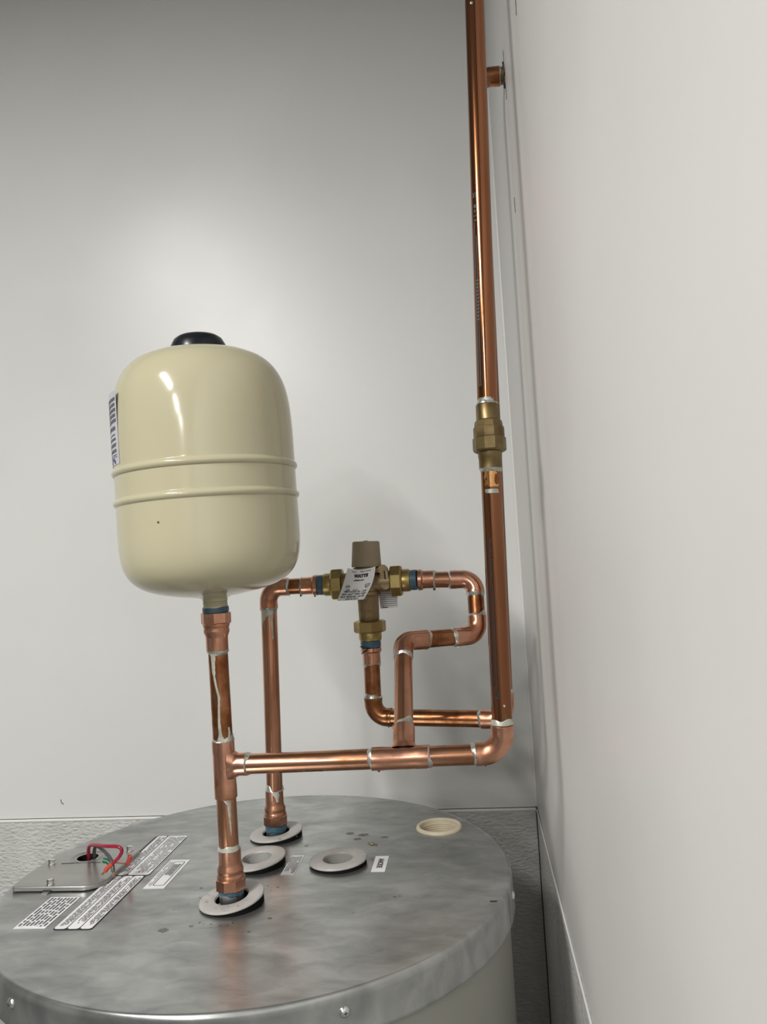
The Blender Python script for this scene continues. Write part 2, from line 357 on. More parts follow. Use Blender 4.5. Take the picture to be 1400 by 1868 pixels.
# cream threaded cup
mb = MB(); ring(mb, (CUP[0], CUP[1], LZ), (0, 0, 1), [(-.001, .026), (.0025, .0262), (.0036, .0272), (.0040, .0285), (.0036, .0300), (.002, .0314), (0, .0318), (-.001, .0316)], 64)
cu = mb.build('cream_port_cup', M['creamcup'], wh)
mb = MB(); pr = [(.0022, .0263)]
for k in range(4): pr += [(-.002-k*.003, .0263), (-.0028-k*.003, .0252), (-.0042-k*.003, .0252)]
pr += [(-.016, .0262), (-.018, .0255), (-.018, .0004)]
lathe(mb, (CUP[0], CUP[1], LZ), (0, 0, 1), pr, 48, cap=False); mb.build('cup_thread', M['creamcup'], cu)
# access cover
def rrect(x0, x1, y0, y1, rs, n=8):
    out = []
    for (cx, cy, a0), r in zip(((x1, y0, -90), (x1, y1, 0), (x0, y1, 90), (x0, y0, 180)), rs):
        sx = -1 if cx == x1 else 1; sy = 1 if cy == y0 else -1
        for k in range(n+1):
            a = R(a0+90*k/n); out.append((cx+sx*r+r*math.cos(a), cy+sy*r+r*math.sin(a)))
    return out
def slab(mb, outer, holes, z0, z1, bev=.0012):
    c = Vector((sum(p[0] for p in outer)/len(outer), sum(p[1] for p in outer)/len(outer)))
    def ins(loop, d):
        out = []; n = len(loop)
        for i in range(n):
            a, b = Vector(loop[i-1]), Vector(loop[(i+1) % n]); t = (b-a).normalized(); out.append((loop[i][0]-t.y*d, loop[i][1]+t.x*d))
        return out
    inn = ins(outer, bev)
    disc_with_holes(mb, inn, holes, z1)
    n = len(outer); L = [(inn, z1), (ins(outer, bev*.3), z1-bev*.3), (outer, z1-bev), (outer, z0)]
    V = [(x, y, z) for lp, z in L for x, y in lp]
    mb.add(V, [(j*n+i, j*n+(i+1) % n, (j+1)*n+(i+1) % n, (j+1)*n+i) for j in range(3) for i in range(n)])
    for h in holes:
        m_ = len(h); V = [(x, y, z) for z in (z1, z0) for x, y in h]; mb.add(V, [(i, (i+1) % m_, m_+(i+1) % m_, m_+i) for i in range(m_)])
    return mb
CZ = LZ+.0065; AC = (-.5235, 1.004)
mb = MB(); slab(mb, rrect(-.5750, -.4630, .9125, 1.036, (.024, .012, .030, .006)), [circ(AC, .0135, 28)], LZ+.0015, CZ)
ac = mb.build('access_cover', M['cover'], wh, sharp=50)
mb = MB()
for r0 in (.0178, .0212):
    ring(mb, (AC[0], AC[1], CZ), (0, 0, 1), [(-.0002, r0-.0009), (.0006, r0), (-.0002, r0+.0009)], 40)
mb.build('knockout_ridge', M['cover'], ac)
mb = MB(); lathe(mb, (AC[0], AC[1], CZ-.0005), (0, 0, -1), [(0, .0133), (.03, .0133), (.03, .0003)], 28, cap=False); mb.build('wiring_pit', M['rubber'], ac)
mb = MB(); sweep(mb, [(-.549, .9835, CZ), (-.497, .986, CZ)], .0006, 6); mb.build('crease', M['gap'], ac)
for c in ((-.5285, .9205), (-.5620, .984), (-.4760, 1.026)):
    mb = MB(); lathe(mb, (c[0], c[1], CZ), (0, 0, 1), [(0, .0052), (.0009, .0052), (.0010, .0036), (.0042, .0036), (.0050, .0028)], 6 if False else 24)
    mb.build('cover_screw', M['screw'], ac)
    mb = MB(); lathe(mb, (c[0], c[1], CZ+.001), (0, 0, 1), [(0, .0042), (.0036, .0042), (.0045, .0034)], 6, smooth=False); mb.build('screw_head', M['screw'], ac)
mb = MB(); box(mb, (-.5335, .9117, LZ+.0002), (-.5235, .9135, LZ+.0028)); mb.build('cover_notch', M['gap'], ac)
mb = MB(); box(mb, (-.532, .905, LZ), (-.5245, .914, LZ+.0012)); mb.build('cover_tab', M['cover'], ac)
# wires
def wire(name, pts, r, mat, ends=()):
    P = [Vector(p) for p in pts]; out = []
    for i in range(len(P)-1):
        p0, p1, p2, p3 = P[max(i-1, 0)], P[i], P[i+1], P[min(i+2, len(P)-1)]
        for k in range(8):
            t = k/8; out.append(.5*((2*p1)+(p2-p0)*t+(2*p0-5*p1+4*p2-p3)*t*t+(3*p1-p0-3*p2+p3)*t**3))
    out.append(P[-1]); o = sweep(MB(), out, r, 12).build(name, mat, wh)
    for a, b in ends: sweep(MB(), [a, b], r*.5, 8).build('bare_wire_end', M['barecu'], o)
    return o
wire('red_wire', [(-.520, 1.002, -.395), (-.519, .999, -.372), (-.512, .985, -.350), (-.498, .97, -.341), (-.470, .945, -.334), (-.449, .935, -.3315), (-.4435, .934, -.336), (-.449, .937, -.345), (-.460, .940, -.3545)], .0022, M['red'])
wire('orange_wire', [(-.4585, .940, -.3535), (-.464, .940, -.3575), (-.4685, .940, -.362)], .0027, M['orange'], [((-.4685, .94, -.362), (-.4725, .9395, -.366))])
wire('red_wire', [(-.4455, .955, -.360), (-.4425, .948, -.356), (-.4385, .944, -.349), (-.4375, .943, -.3455)], .0027, M['orange'])
wire('red_wire', [(-.458, .940, -.352), (-.452, .944, -.3545), (-.4455, .955, -.360)], .0005, M['orange'])
wire('black_wire', [(-.516, 1.006, -.395), (-.514, 1.002, -.370), (-.507, .992, -.352), (-.494, .975, -.345), (-.474, .955, -.346), (-.463, .945, -.351), (-.4585, .940, -.358), (-.4575, .938, -.3625)], .0023, M['blackw'], [((-.4575, .938, -.3625), (-.4578, .9375, -.3675))])
wire('green_wire', [(-.4755, .95, -.353), (-.470, .95, -.3545), (-.4665, .949, -.357)], .0030, M['green'])
# labels lying on the lid; each prints dark dashes where the photograph's lettering is too small to read
def flat(mb, x0, x1, y0, y1, z, th=.00035, r=.0):
    if r: return slab(mb, rrect(x0, x1, y0, y1, (r,)*4, 5), [], z, z+th, th*.5)
    return box(mb, (x0, y0, z), (x1, y1, z+th))
def dashes(x0, x1, y0, y1, cols, z, wd, seg, fill=.9, seed=1, ragged=0):
    rnd = random.Random(seed); mb = MB()
    for c in range(cols):
        x = x0+(x1-x0)*(c+.5)/cols; y = y1-rnd.random()*.002; yend = y0+(rnd.random()**2)*ragged*(y1-y0)
        while y > yend:
            l = seg*(.4+1.2*rnd.random())
            if rnd.random() < fill: box(mb, (x-wd/2, max(y-l, yend), z), (x+wd/2, y, z+.0001))
            y -= l+seg*.25
    return mb
def sticker(x0, x1, y0, y1, label, mat='paper', r=0, z=LZ):
    o = flat(MB(), x0, x1, y0, y1, z+.0001, r=r).build('sticker', M[mat], wh)
    o['label'] = label; return o
ZT = LZ+.0007
s1 = sticker(-.5150, -.4788, .8205, .8980, 'white sticker with rows of black print in front of the access cover')
dashes(-.5135, -.4803, .8235, .896, 8, ZT, .0021, .0110, 1.1, 21, .05).build('printed_text', M['ink_grey'], s1)
s2 = sticker(-.4690, -.4245, .8165, 1.0955, 'long black-framed sticker with white columns of print', 'ink', .004)
for i, (x0, x1, y0, y1, n, sd) in enumerate(((-.4680, -.4542, .8180, .9555, 5, 4), (-.4530, -.4398, .8180, .9555, 5, 5), (-.4386, -.4257, .8180, .9555, 5, 6),
                           (-.4650, -.4510, .9590, 1.0940, 5, 7), (-.4495, -.4215, .9590, 1.0940, 10, 8))):
    sk = .0 if i < 3 else .0
    p = slab(MB(), rrect(x0, x1, y0, y1, (.0035,)*4, 5), [], ZT, ZT+.0002, .0001).build('printed_panel', M['paper'], s2)
    d_ = dashes(x0+.0035, x1-.001, y0+.006, y1-.004, n, ZT+.00025, (x1-x0)/n*.42, .006, .93, sd, .1)
    d_.build('printed_text', M['ink_grey'], s2)
s4 = sticker(-.4120, -.3860, .9190, 1.0065, 'white sticker with a black outlined box beside the long sticker')
mb = MB()
o1, o2 = rrect(-.4040, -.3895, .9265, 1.000, (.003,)*4, 4), rrect(-.4031, -.3904, .9274, .9991, (.0022,)*4, 4); n = len(o1)
mb.add([(x, y, ZT) for x, y in o1]+[(x, y, ZT) for x, y in o2], [(i, (i+1) % n, n+(i+1) % n, n+i) for i in range(n)], False); mb.build('printed_frame', M['ink'], s4)
dashes(-.4018, -.3918, .955, .992, 5, ZT, .0012, .004, .9, 11, .1).build('printed_text', M['ink_grey'], s4)
dashes(-.4105, -.4050, .925, 1.000, 2, ZT, .0008, .004, .9, 12, .1).build('printed_text', M['ink_grey'], s4)
s5 = sticker(-.2535, -.2372, .9530, 1.0140, 'small print sticker between the two open trim rings')
dashes(-.2522, -.2382, .956, 1.011, 7, ZT, .0009, .0045, .88, 13, .25).build('printed_text', M['ink_grey'], s5)
s6 = sticker(-.1440, -.1272, .9585, 1.0075, 'white sticker reading ANODE')
mb = MB(); text_on(mb, 'ANODE', .0095, lambda a, b: (-.1385+b, .9985-a, ZT+.0001), .029, .0003); mb.build('printed_text', M['ink'], s6)
for c in (s1, s2, s4, s5): pass
# stains and grime spots on the lid
for P, r in (((-.190, 1.092), .006), ((-.170, 1.086), .008), ((-.176, 1.070), .006), ((-.345, .815), .006), ((-.140, 1.075), .005)):
    mb = MB(); rnd = random.Random(int(r*9e4)+int(P[1]*1e3)); k = 16
    loop = [(P[0]+r*(.7+.5*rnd.random())*math.cos(6.283*i/k), P[1]+r*.7*(.7+.5*rnd.random())*math.sin(6.283*i/k)) for i in range(k)]
    mb.add([(x, y, LZ+.00015) for x, y in loop], [tuple(range(k))], False); mb.build('stain', plain('lid_stain', (.16, .155, .13), .5, .3), lid)
# crumb of debris on the anode ring
mb = MB(); ball(mb, (-.150, 1.022, LZ+.010), .0028, .8, 7, 5, 1.6, .8); ball(mb, (-.145, 1.024, LZ+.0085), .0022, .9, 6, 4); ball(mb, (-.1555, 1.024, LZ+.011), .0016, 1, 6, 4)
db = mb.build('foam_crumb', noisy('tan_crumb', (.22, .19, .11), (.12, .10, .06), 200)); db['label'] = 'small tan crumb at the back edge of the ring beside the ANODE sticker'; db['category'] = 'debris'

# ------------------------------------------------------------------ plumbing
RP, RF = .0111, .0126
def lerp(a, b, t): return Vector(a)+(Vector(b)-Vector(a))*t
def pipe(par, A, B, mat='pipe', name='pipe', r=RP): return sweep(MB(), [lerp(A, B, i/6) for i in range(7)], r, 36).build(name, M[mat], par)
def joint(par, P, d, seed=0, big=1.0, mat='solder', r=RP):
    """irregular solder ring at P; d points from the fitting onto the bare pipe"""
    rnd = random.Random(seed); ph = [rnd.random()*6.28 for _ in range(4)]
    def wob(j, a, rr, s):
        k = math.sin(a+ph[0])*.5+math.sin(2*a+ph[1])*.35+math.sin(5*a+ph[2])*.2
        return rr+(.00025*math.sin(3*a+ph[3]) if 0 < j < 4 else 0), s*(1+.75*k*big) if s > 0 else s
    mb = MB(); lathe(mb, P, d, [(-.0008, r+.0010), (-.0003, r+.0017), (.0006, r+.0015), (.0016*big, r+.0008), (.0026*big, r+.0003), (.0031*big, r-.0003)], 40, wob=wob)
    return mb.build('solder_joint', M[mat], par)
def elbow(par, A, N, B, br=.019, mat='fit', r=RF, lab=None):
    """A and B are the collar ends, N the corner"""
    A, N, B = Vector(A), Vector(N), Vector(B); arc = fillet(A, N, B, br)
    a, b = (arc[0]-A), (B-arc[-1])
    pts = [A, A+a.normalized()*.0006, A+a*.45, A+a*.75]+arc+[B-b*.75, B-b*.45, B-b.normalized()*.0006, B]
    rad = [r-.0006, r, r, r-.0002]+[r-.0003]*len(arc)+[r-.0002, r, r, r-.0006]
    return sweep(MB(), pts, rad, 40).build('elbow_fitting', M[mat], par)
def tee(par, A, B, C, E, mat='fit', r=RF):
    """run A-B, branch from C (on the axis) to E"""
    mb = MB(); A, B, C, E = map(Vector, (A, B, C, E)); d = (B-A).normalized(); l = (B-A).length
    lathe(mb, A, d, [(0, r-.0007), (.0006, r), (.013, r), (.016, r-.0003), (l-.016, r-.0003), (l-.013, r), (l-.0006, r), (l, r-.0007)], 40)
    e = (E-C).normalized(); h = (E-C).length
    def wob(j, a, rr, s): return rr, s
    pr = [(r*.5, r+.0068), (r*.78, r+.0046), (r*.98, r+.0022), (r+.0022, r+.0008), (r+.005, r-.0002), (h-.0006, r), (h, r-.0007)]
    # flare the root of the branch along the run only
    d2, u, v = frame(e); V = []; seg = 40
    for s, rr in pr:
        for k in range(seg):
            a = 2*math.pi*k/seg; n = u*math.cos(a)+v*math.sin(a); al = abs(n.dot(d)); q = rr if rr <= r else (r-.0006)+(rr-r+.0006)*al**1.5
            V.append(C+e*s+n*q)
    n_ = len(pr); mb.add(V, [(i*seg+k, i*seg+(k+1) % seg, (i+1)*seg+(k+1) % seg, (i+1)*seg+k) for i in range(n_-1) for k in range(seg)]+[tuple(range((n_-1)*seg, n_*seg))])
    return mb.build('tee_fitting', M[mat], par)
def adapter(par, P, d, mat='fit', L=.044):
    """threaded female adapter: octagon end at P, collar end at P+d*L"""
    mb = MB(); o = mb
    lathe(mb, P, d, [(0, .0158), (.0010, .0170), (.0118, .0170), (.0132, .0156)], 8, smooth=False, rot=R(10))
    lathe(mb, P, d, [(.012, .0150), (.0150, .0152), (.0165, .0144), (.0180, .0140), (.0205, .0146), (.0225, .0144), (.0265, .0128), (.029, .0124), (L-.0006, .0124), (L, .0118)], 40)
    return mb.build('threaded_adapter', M[mat], par)
def small_adapter(par, P, d, mat='fit', L=.0225):
    mb = MB(); lathe(mb, P, d, [(0, .0128), (.0006, .0143), (.0052, .0144), (.0062, .0136), (.0072, .0126), (.010, .0122), (L-.0006, .0122), (L, .0117)], 40)
    return mb.build('threaded_adapter', M[mat], par)
def band(par, P, d, L, r, seed=0, name='thread_sealant', mat='tape'):
    rnd = random.Random(seed); ph = rnd.random()*6
    def wob(j, a, rr, s): return rr+.0002*math.sin(4*a+ph+j), s+.0006*math.sin(2*a+ph)+.0003*math.sin(5*a)
    mb = MB(); lathe(mb, P, d, [(0, r-.0012), (.0006, r), (L*.5, r+.0003), (L-.0006, r), (L, r-.0012)], 40, wob=wob); return mb.build(name, M[mat], par)
def patch(par, P, d, r, st, name='flux_run', mat='flux', th=.0006):
    """raised run on a pipe: stations (s, angle in degrees from the front, half width in metres)"""
    d, u, v = frame(d); P = Vector(P); mb = MB(); V = []; fine = []
    if d.z > .5: v = -v
    for (s0, a0, w0), (s1, a1, w1) in zip(st, st[1:]):
        for k in range(4): t = k/4; fine.append((s0+(s1-s0)*t, a0+(a1-a0)*t, w0+(w1-w0)*t))
    fine.append(st[-1]); rnd = random.Random(len(st)); nx = 7
    for (s, a, w_) in fine:
        w_ = max(.0001, w_*(1+.35*(rnd.random()-.5)))
        for k in range(nx):
            t = k/(nx-1)*2-1; aa = R(a)+w_*t/r; rr = r-.0001+th*(1-t*t)*min(1, w_/.0012)
            V.append(P+d*s+(u*math.cos(aa)+v*math.sin(aa))*rr)
    n = len(fine); mb.add(V, [(i*nx+k, i*nx+k+1, (i+1)*nx+k+1, (i+1)*nx+k) for i in range(n-1) for k in range(nx-1)])
    return mb.build(name, M[mat], par)
def print_on(par, P, d, r, s0, ang, size, body, width=None, mat='ink', bold=.0002):
    d, u, v = frame(d); P = Vector(P); mb = MB()
    def fn(a, b):
        t = R(ang)+b/r; return P+d*(s0+a)+(u*math.cos(t)+v*math.sin(t))*(r+.00018)
    text_on(mb, body, size, fn, width, bold); return mb.build('printed_text', M[mat], par)
def stripe(par, P, d, r, s0, s1, ang, wd, mat='ink'):
    d, u, v = frame(d); P = Vector(P); V = []
    if d.z > .5: v = -v
    for i in range(9):
        s = s0+(s1-s0)*i/8
        for k in (-1, 1):
            t = R(ang)+k*wd/2/r; V.append(P+d*s+(u*math.cos(t)+v*math.sin(t))*(r+.00012))
    mb = MB(); mb.add(V, [(2*i, 2*i+1, 2*i+3, 2*i+2) for i in range(8)]); return mb.build('printed_stripe', M[mat], par)
def drip(par, P, r=.0016, mat='drop', sz=1.5):
    mb = MB(); P = Vector(P)+Vector((0, 0, .0016)); ball(mb, P, r, sz, 12, 8); return mb.build('hanging_drop', M[mat], par)

# --- cold supply: front port, tee, header, elbow, riser
def FX(z): return Vector((-.2938+(-.0316-z)/.3438*.0038, .877, z))
cold = empty('copper_pipework', FX(-.3596), 'front copper supply pipework from the near heater port through the header up the tall riser', 'pipework')
a1 = adapter(cold, FX(-.3590), (0, 0, 1))
p = pipe(cold, FX(-.320), FX(-.255)); joint(a1, FX(-.3156), (0, 0, 1), 3, 1.2, 'flux')
patch(p, FX(-.259), (-.011, 0, -1), RP, [(0, 20, .004), (.006, 34, .0028), (.02, 36, .0018), (.036, 40, .0022), (.046, 38, .0018), (.054, 32, .004)])
Tc = FX(-.2230); Hn = Vector((.0205, .877, -.2195)); T2c = Vector((-.0881, .8777, -.2212))
t1 = tee(cold, FX(-.2593), FX(-.1953), Tc, (-.2655, .877, -.2228))
joint(t1, FX(-.1953), (0, 0, 1), 5, 1.3); joint(t1, (-.2652, .877, -.2227), (1, 0, .01), 6, 1.2)
p = pipe(cold, FX(-.21), FX(-.085), 'burnt'); 
patch(p, FX(-.094), (.011, 0, -1), RP, [(-.001, -5, .0085), (.003, -8, .0080), (.006, -14, .0032), (.022, -16, .0026), (.030, -12, .0012), (.040, -4, .0016), (.052, 10, .0018), (.064, 6, .0014), (.080, 2, .0016), (.095, 6, .0022), (.1015, 8, .0055)])
patch(p, FX(-.193), (-.011, 0, 1), RP, [(0, 62, .003), (.006, 64, .002), (.013, 60, .0012)])
a2 = adapter(cold, FX(-.0515), (0, 0, -1)); joint(a2, FX(-.0950), (0, 0, -1), 8, 1.0)
hp = pipe(cold, (-.2690, .877, -.2228), (-.110, .8775, -.2214))
print_on(hp, (-.190, .8772, -.2221), (-1, 0, -.01), RP, -.012, 52, .0042, 'Mueller Industries', .050, bold=.0001)
stripe(hp, (-.150, .8772, -.2217), (1, 0, .01), RP, -.025, .022, -62, .0006)
stripe(hp, (-.150, .8772, -.2217), (1, 0, .01), RP, -.028, .016, -72, .0005)
E3 = Vector((-.0935, 1.010, -.1085)); E2 = Vector((.0018, 1.068, -.1110)); E1 = Vector((.0022, 1.085, -.0366))
bd = (E3-T2c).normalized()
t2 = tee(cold, (-.1234, .8774, -.2216), (-.0605, .878, -.2208), T2c, T2c+bd*.040)
joint(t2, (-.1234, .8774, -.2216), (-1, 0, 0), 9); joint(t2, (-.0605, .878, -.2208), (1, 0, 0), 10, 1.1); joint(t2, T2c+bd*.040, bd, 11, 1.7)
pipe(cold, (-.064, .878, -.2208), (-.0060, .877, -.2199), 'pipe')
RB = Vector((.0213, .8715, -.1865)); RT = Vector((.0270, .868, .0925))
e0 = elbow(cold, (-.0095, .877, -.2198), Hn, RB, .024)
joint(e0, (-.0095, .877, -.2198), (-1, 0, 0), 12); joint(e0, RB, (0, 0, 1), 13, 1.4, 'flux')
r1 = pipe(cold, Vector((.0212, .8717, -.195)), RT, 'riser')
# loop up to the valve
p = pipe(cold, T2c+bd*.030, E3-bd*.020, 'pipe')
h3 = (E2-E3).normalized()
e3 = elbow(cold, E3-bd*.0265, E3, E3+h3*.034, .0185)
joint(e3, E3-bd*.0265, -bd, 14, 1.2); joint(e3, E3+h3*.034, h3, 15)
pipe(cold, E3+h3*.028, E2-h3*.030, 'burnt')
u2 = (E1-E2).normalized()
e2 = elbow(cold, E2-h3*.0375, E2, E2+u2*.0255, .0185)
joint(e2, E2-h3*.0375, -h3, 16); joint(e2, E2+u2*.0255, u2, 17, 1.5)
pipe(cold, E2+u2*.020, E1-u2*.014, 'burnt')
l1 = Vector((-1, 0, .02)).normalized()
e1 = elbow(cold, E1-u2*.0195, E1, E1+l1*.033, .0175)
joint(e1, E1-u2*.0195, -u2, 18, 1.3); joint(e1, E1+l1*.033, l1, 19)
pipe(cold, E1+l1*.028, (-.060, 1.085, -.0345), 'pipe')
a3 = small_adapter(cold, (-.0755, 1.085, -.0340), (1, 0, 0)); joint(a3, (-.0532, 1.085, -.0343), (1, 0, 0), 20, .8)
for c_, r_, m_ in (((-.0535, 1.085, -.0490), .0018, 'darkdrop'), ((-.1165, .877, -.2352), .0018, 'darkdrop'), ((-.0625, .878, -.2350), .0017, 'drop'),
                   ((.0008, .877, -.2330), .0013, 'darkdrop'), ((-.026, 1.050, -.1245), .0017, 'drop'), ((-.066, 1.027, -.1225), .0014, 'darkdrop'), ((-.024, 1.085, -.0488), .0013, 'drop'), ((-.010, 1.060, -.1245), .0013, 'drop')):
    drip(cold, c_, r_, m_, 1.3)
# print on the lower riser
rd = (RB-RT).normalized()
print_on(r1, RT, rd, RP, .080, -30, .0040, 'Mueller Industries', .0455, bold=.00015)
print_on(r1, RT, rd, RP, .241, -32, .0050, 'USA', .012, bold=.0003)
for a_, w_ in ((-42, .0007), (-31, .0008), (-19, .0007)): stripe(r1, RT, rd, RP, .128, .238, a_, w_)
stripe(r1, RT, rd, RP, .033, .26, -58, .0011, 'ink_grey')
patch(r1, RT, rd, RP, [(-.002, 0, .012), (.0025, -10, .014), (.006, -40, .008)], 'flux_run', 'solder', .0004)
patch(r1, RT, rd, RP, [(.006, -3, .009), (.014, -2, .0115), (.023, 2, .010)], 'heat_mark', 'bright', .0003)
patch(r1, RT, rd, RP, [(.009, 30, .002), (.014, 32, .0048), (.019, 30, .003), (.021, 28, .001)], 'heat_mark', 'burnt', .0005)
patch(r1, RT, rd, RP, [(.0255, -2, .010), (.0285, 0, .011), (.030, 5, .009)], 'flux_run', 'solder', .0004)
patch(r1, RB, (0, 0, 1), RP, [(.006, 25, .002), (.012, 22, .003), (.022, 24, .0055), (.030, 30, .004), (.036, 34, .001)], 'flux_stain', 'oldbrass', .0003)
mb = MB(); ball(mb, (.0245, .8600, -.166), .0014, 1.2); mb.build('solder_bead', M['solder'], r1)
# the check valve sits in the riser
CV0 = Vector((.0270, .868, .0912)); CV1 = Vector((.0280, .8715, .1625)); cd = (CV1-CV0).normalized()
cv = empty('check_valve', CV0, 'tarnished brass check valve in the tall copper riser', 'valve')
mb = MB(); lathe(mb, CV0, cd, [(-.002, .0120), (-.0014, .0126), (.010, .0126), (.0108, .0130), (.020, .0132), (.021, .0142)], 40); mb.build('lower_hub', M['oldbrass'], cv)
mb = MB(); lathe(mb, CV0, cd, [(.0165, .0150), (.0172, .0170), (.0190, .0183), (.0320, .0183), (.0330, .0174)], 10, rot=R(18)); mb.build('union_nut', M['oldbrass'], cv, sharp=20)
mb = MB(); lathe(mb, CV0, cd, [(.031, .0165), (.0325, .0170), (.0430, .0170), (.0450, .0163), (.0452, .0156), (.0490, .0153), (.0515, .0146), (.0525, .0136)], 10, rot=R(18)); mb.build('valve_body', M['oldbrass'], cv, sharp=25)
mb = MB(); lathe(mb, CV0, cd, [(.0515, .0132), (.0525, .0131), (.0700, .0128), (.0712, .0120)], 8, rot=R(2)); mb.build('upper_hub', M['oldbrass'], cv, sharp=60)
j = joint(cv, CV0-cd*.002, -cd, 21, .9); j = joint(cv, CV1-cd*.001, cd, 22, 1.1)
# upper riser
U0 = Vector((.0278, .8712, .155)); U1 = Vector((.0500, .885, .80)); U2 = lerp(U0, U1, (CEIL-.155)/.645)
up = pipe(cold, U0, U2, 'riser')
ud = (U0-U1).normalized(); Ub = lerp(U0, U1, (.40-.155)/.645)
for s_, a_, w_, h_ in ((.0, -42, .004, .006), (.014, -40, .003, .004), (.020, -42, .002, .003), (.026, -40, .004, .002), (.031, -40, .0035, .002)):
    stripe(up, Ub, ud, RP, s_, s_+h_, a_, w_, 'ink_grey')
stripe(up, Ub, ud, RP, .034, .220, -48, .0012, 'ink_grey'); stripe(up, Ub, ud, RP, .05, .220, -36, .0008, 'ink_grey')
for k in range(12): stripe(up, Ub, ud, RP, .100+k*.004, .1018+k*.004, -38, .0030, 'ink_grey')
mb = MB(); ball(mb, lerp(U0, U1, (.621-.155)/.645)+Vector((-.004, -.0112, 0)), .0018, 1.2, 12, 8, 1, .5); mb.build('solder_bead', M['solder'], up)
patch(up, U0+Vector((0, 0, .008)), (0, 0, 1), RP, [(0, -10, .012), (.0035, -5, .013), (.005, -20, .006)], 'flux_run', 'solder', .0004)

# --- hot outlet: rear port up to the valve's left side
def RX(z): return Vector((-.2866+(-.0433-z)/.33*-.006, 1.0877, z))
hot = empty('copper_pipework', RX(-.359), 'copper pipe from the rear heater port up to the left of the mixing valve', 'pipework')
a4 = adapter(hot, RX(-.3590), (0, 0, 1), 'fit', .0465)
p = pipe(hot, RX(-.316), RX(-.055), 'pipe'); joint(a4, RX(-.3125), (0, 0, 1), 23, 1.8)
patch(a4, RX(-.3125), (0, 0, -1), .0124, [(0, 10, .006), (.006, 28, .0035), (.014, 30, .0014)])
Rn = Vector((-.2866, 1.0866, -.0337))
e4 = elbow(hot, RX(-.0620), Rn, (-.2573, 1.085, -.0332), .0195)
joint(e4, RX(-.0620), (0, 0, -1), 24, 1.3); joint(e4, (-.2573, 1.085, -.0332), (1, 0, 0), 25, .8)
patch(p, RX(-.0635), (0, 0, -1), RP, [(0, 0, .0115), (.005, 0, .0105), (.009, -28, .0045), (.018, -48, .0035), (.035, -66, .001)])
patch(p, RX(-.0685), (0, 0, -1), RP, [(0, 32, .004), (.010, 30, .0022), (.020, 32, .0012), (.036, 34, .0010)])
pipe(hot, (-.262, 1.085, -.0333), (-.232, 1.085, -.0335), 'burnt')
a5 = small_adapter(hot, (-.2150, 1.085, -.0336), (-1, 0, 0)); joint(a5, (-.2378, 1.085, -.0335), (-1, 0, 0), 26, .8)
drip(hot, (-.2400, 1.085, -.0480), .0014, 'darkdrop'); drip(hot, (-.2200, 1.085, -.0492), .0015, 'darkdrop'); drip(hot, (-.2560, 1.085, -.0478), .0013, 'drop')

# --- mixed outlet: valve bottom, across, and up behind the riser into the wall
mix = empty('copper_pipework', (-.1465, 1.085, -.2175), 'copper pipe from below the mixing valve running right and up behind the tall riser', 'pipework')
a6 = small_adapter(mix, (-.1455, 1.085, -.1226), (0, 0, -1), 'fit'); joint(a6, (-.1455, 1.085, -.1451), (0, 0, -1), 27, 1.3)
pipe(mix, (-.1457, 1.085, -.140), (-.1464, 1.085, -.196), 'burnt')
Mn = Vector((-.1466, 1.085, -.2175)); Bn = Vector((.0300, 1.058, -.2212)); md = (Bn-Mn).normalized()
e5 = elbow(mix, (-.1464, 1.085, -.1905), Mn, Mn+md*.0255, .0195, 'burnt')
joint(e5, (-.1464, 1.085, -.1905), (0, 0, 1), 28, 1.2)
pipe(mix, Mn+md*.020, Bn-md*.026, 'burnt')
e6 = elbow(mix, Bn-md*.0315, Bn, (.0310, 1.058, -.1850), .0195)
joint(e6, Bn-md*.0315, -md, 29); joint(e6, (.0310, 1.058, -.1850), (.026, 0, 1), 30)
Sn = Vector((.0488, 1.055, .6455))
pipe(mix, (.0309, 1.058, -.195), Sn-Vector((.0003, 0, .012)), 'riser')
e7 = elbow(mix, Sn-Vector((.0006, 0, .030)), Sn, (.0797, 1.055, .6445), .018, 'burnt')
joint(e7, (.0797, 1.055, .6445), (1, 0, 0), 31, .6)
pipe(mix, (.076, 1.055, .6445), (.130, 1.055, .6440), 'oldbrass')
drip(mix, (-.1270, 1.0825, -.2316), .0013, 'darkdrop')
# torn hole edge round the pipe in the right wall
rnd = random.Random(5)
def wobh(j, a, r, s): k = .0012*math.sin(3*a)+.0010*math.sin(7*a+1)+.0006*math.sin(11*a); return r+k*(1 if j in (1, 2) else .3), s
mb = MB(); lathe(mb, (XW+.002, 1.055, .6442), (-1, 0, 0), [(0, .0155), (.0012, .0160), (.0030, .0140), (.0034, .0118), (.002, .0112)], 40, wob=wobh, cap=False)
mb.build('torn_hole_edge', M['ink_grey'], wr)
mb = MB()
for a_, r_ in ((100, .0165), (80, .0150), (250, .0150), (265, .0165), (200, .014)):
    ball(mb, (XW-.0012, 1.055+math.cos(R(a_))*r_, .6442+math.sin(R(a_))*r_), .0018, 1.4, 7, 5, .7, 1)
mb.build('wall_crumb', M['gap'], wr)

# ------------------------------------------------------------------ mixing valve
VX, VY, VZ = -.1456, 1.085, -.0336
mv = empty('mixing_valve', (VX, VY, -.1226), 'brass thermostatic mixing valve with khaki knob and white tag', 'valve')
mb = MB()
lathe(mb, (VX, VY, -.0120), (0, 0, -1), [(0, .0150), (.001, .0188), (.006, .0190), (.007, .0176), (.0095, .0168), (.033, .0166), (.0345, .0180), (.0385, .0180), (.040, .0165), (.042, .0150), (.046, .0146), (.072, .0140), (.074, .0130)], 44)
lathe(mb, (VX-.038, VY, VZ), (1, 0, 0), [(0, .0135), (.001, .0145), (.075, .0145), (.076, .0135)], 40)
vb = mb.build('valve_body', M['cast'], mv, sharp=40)
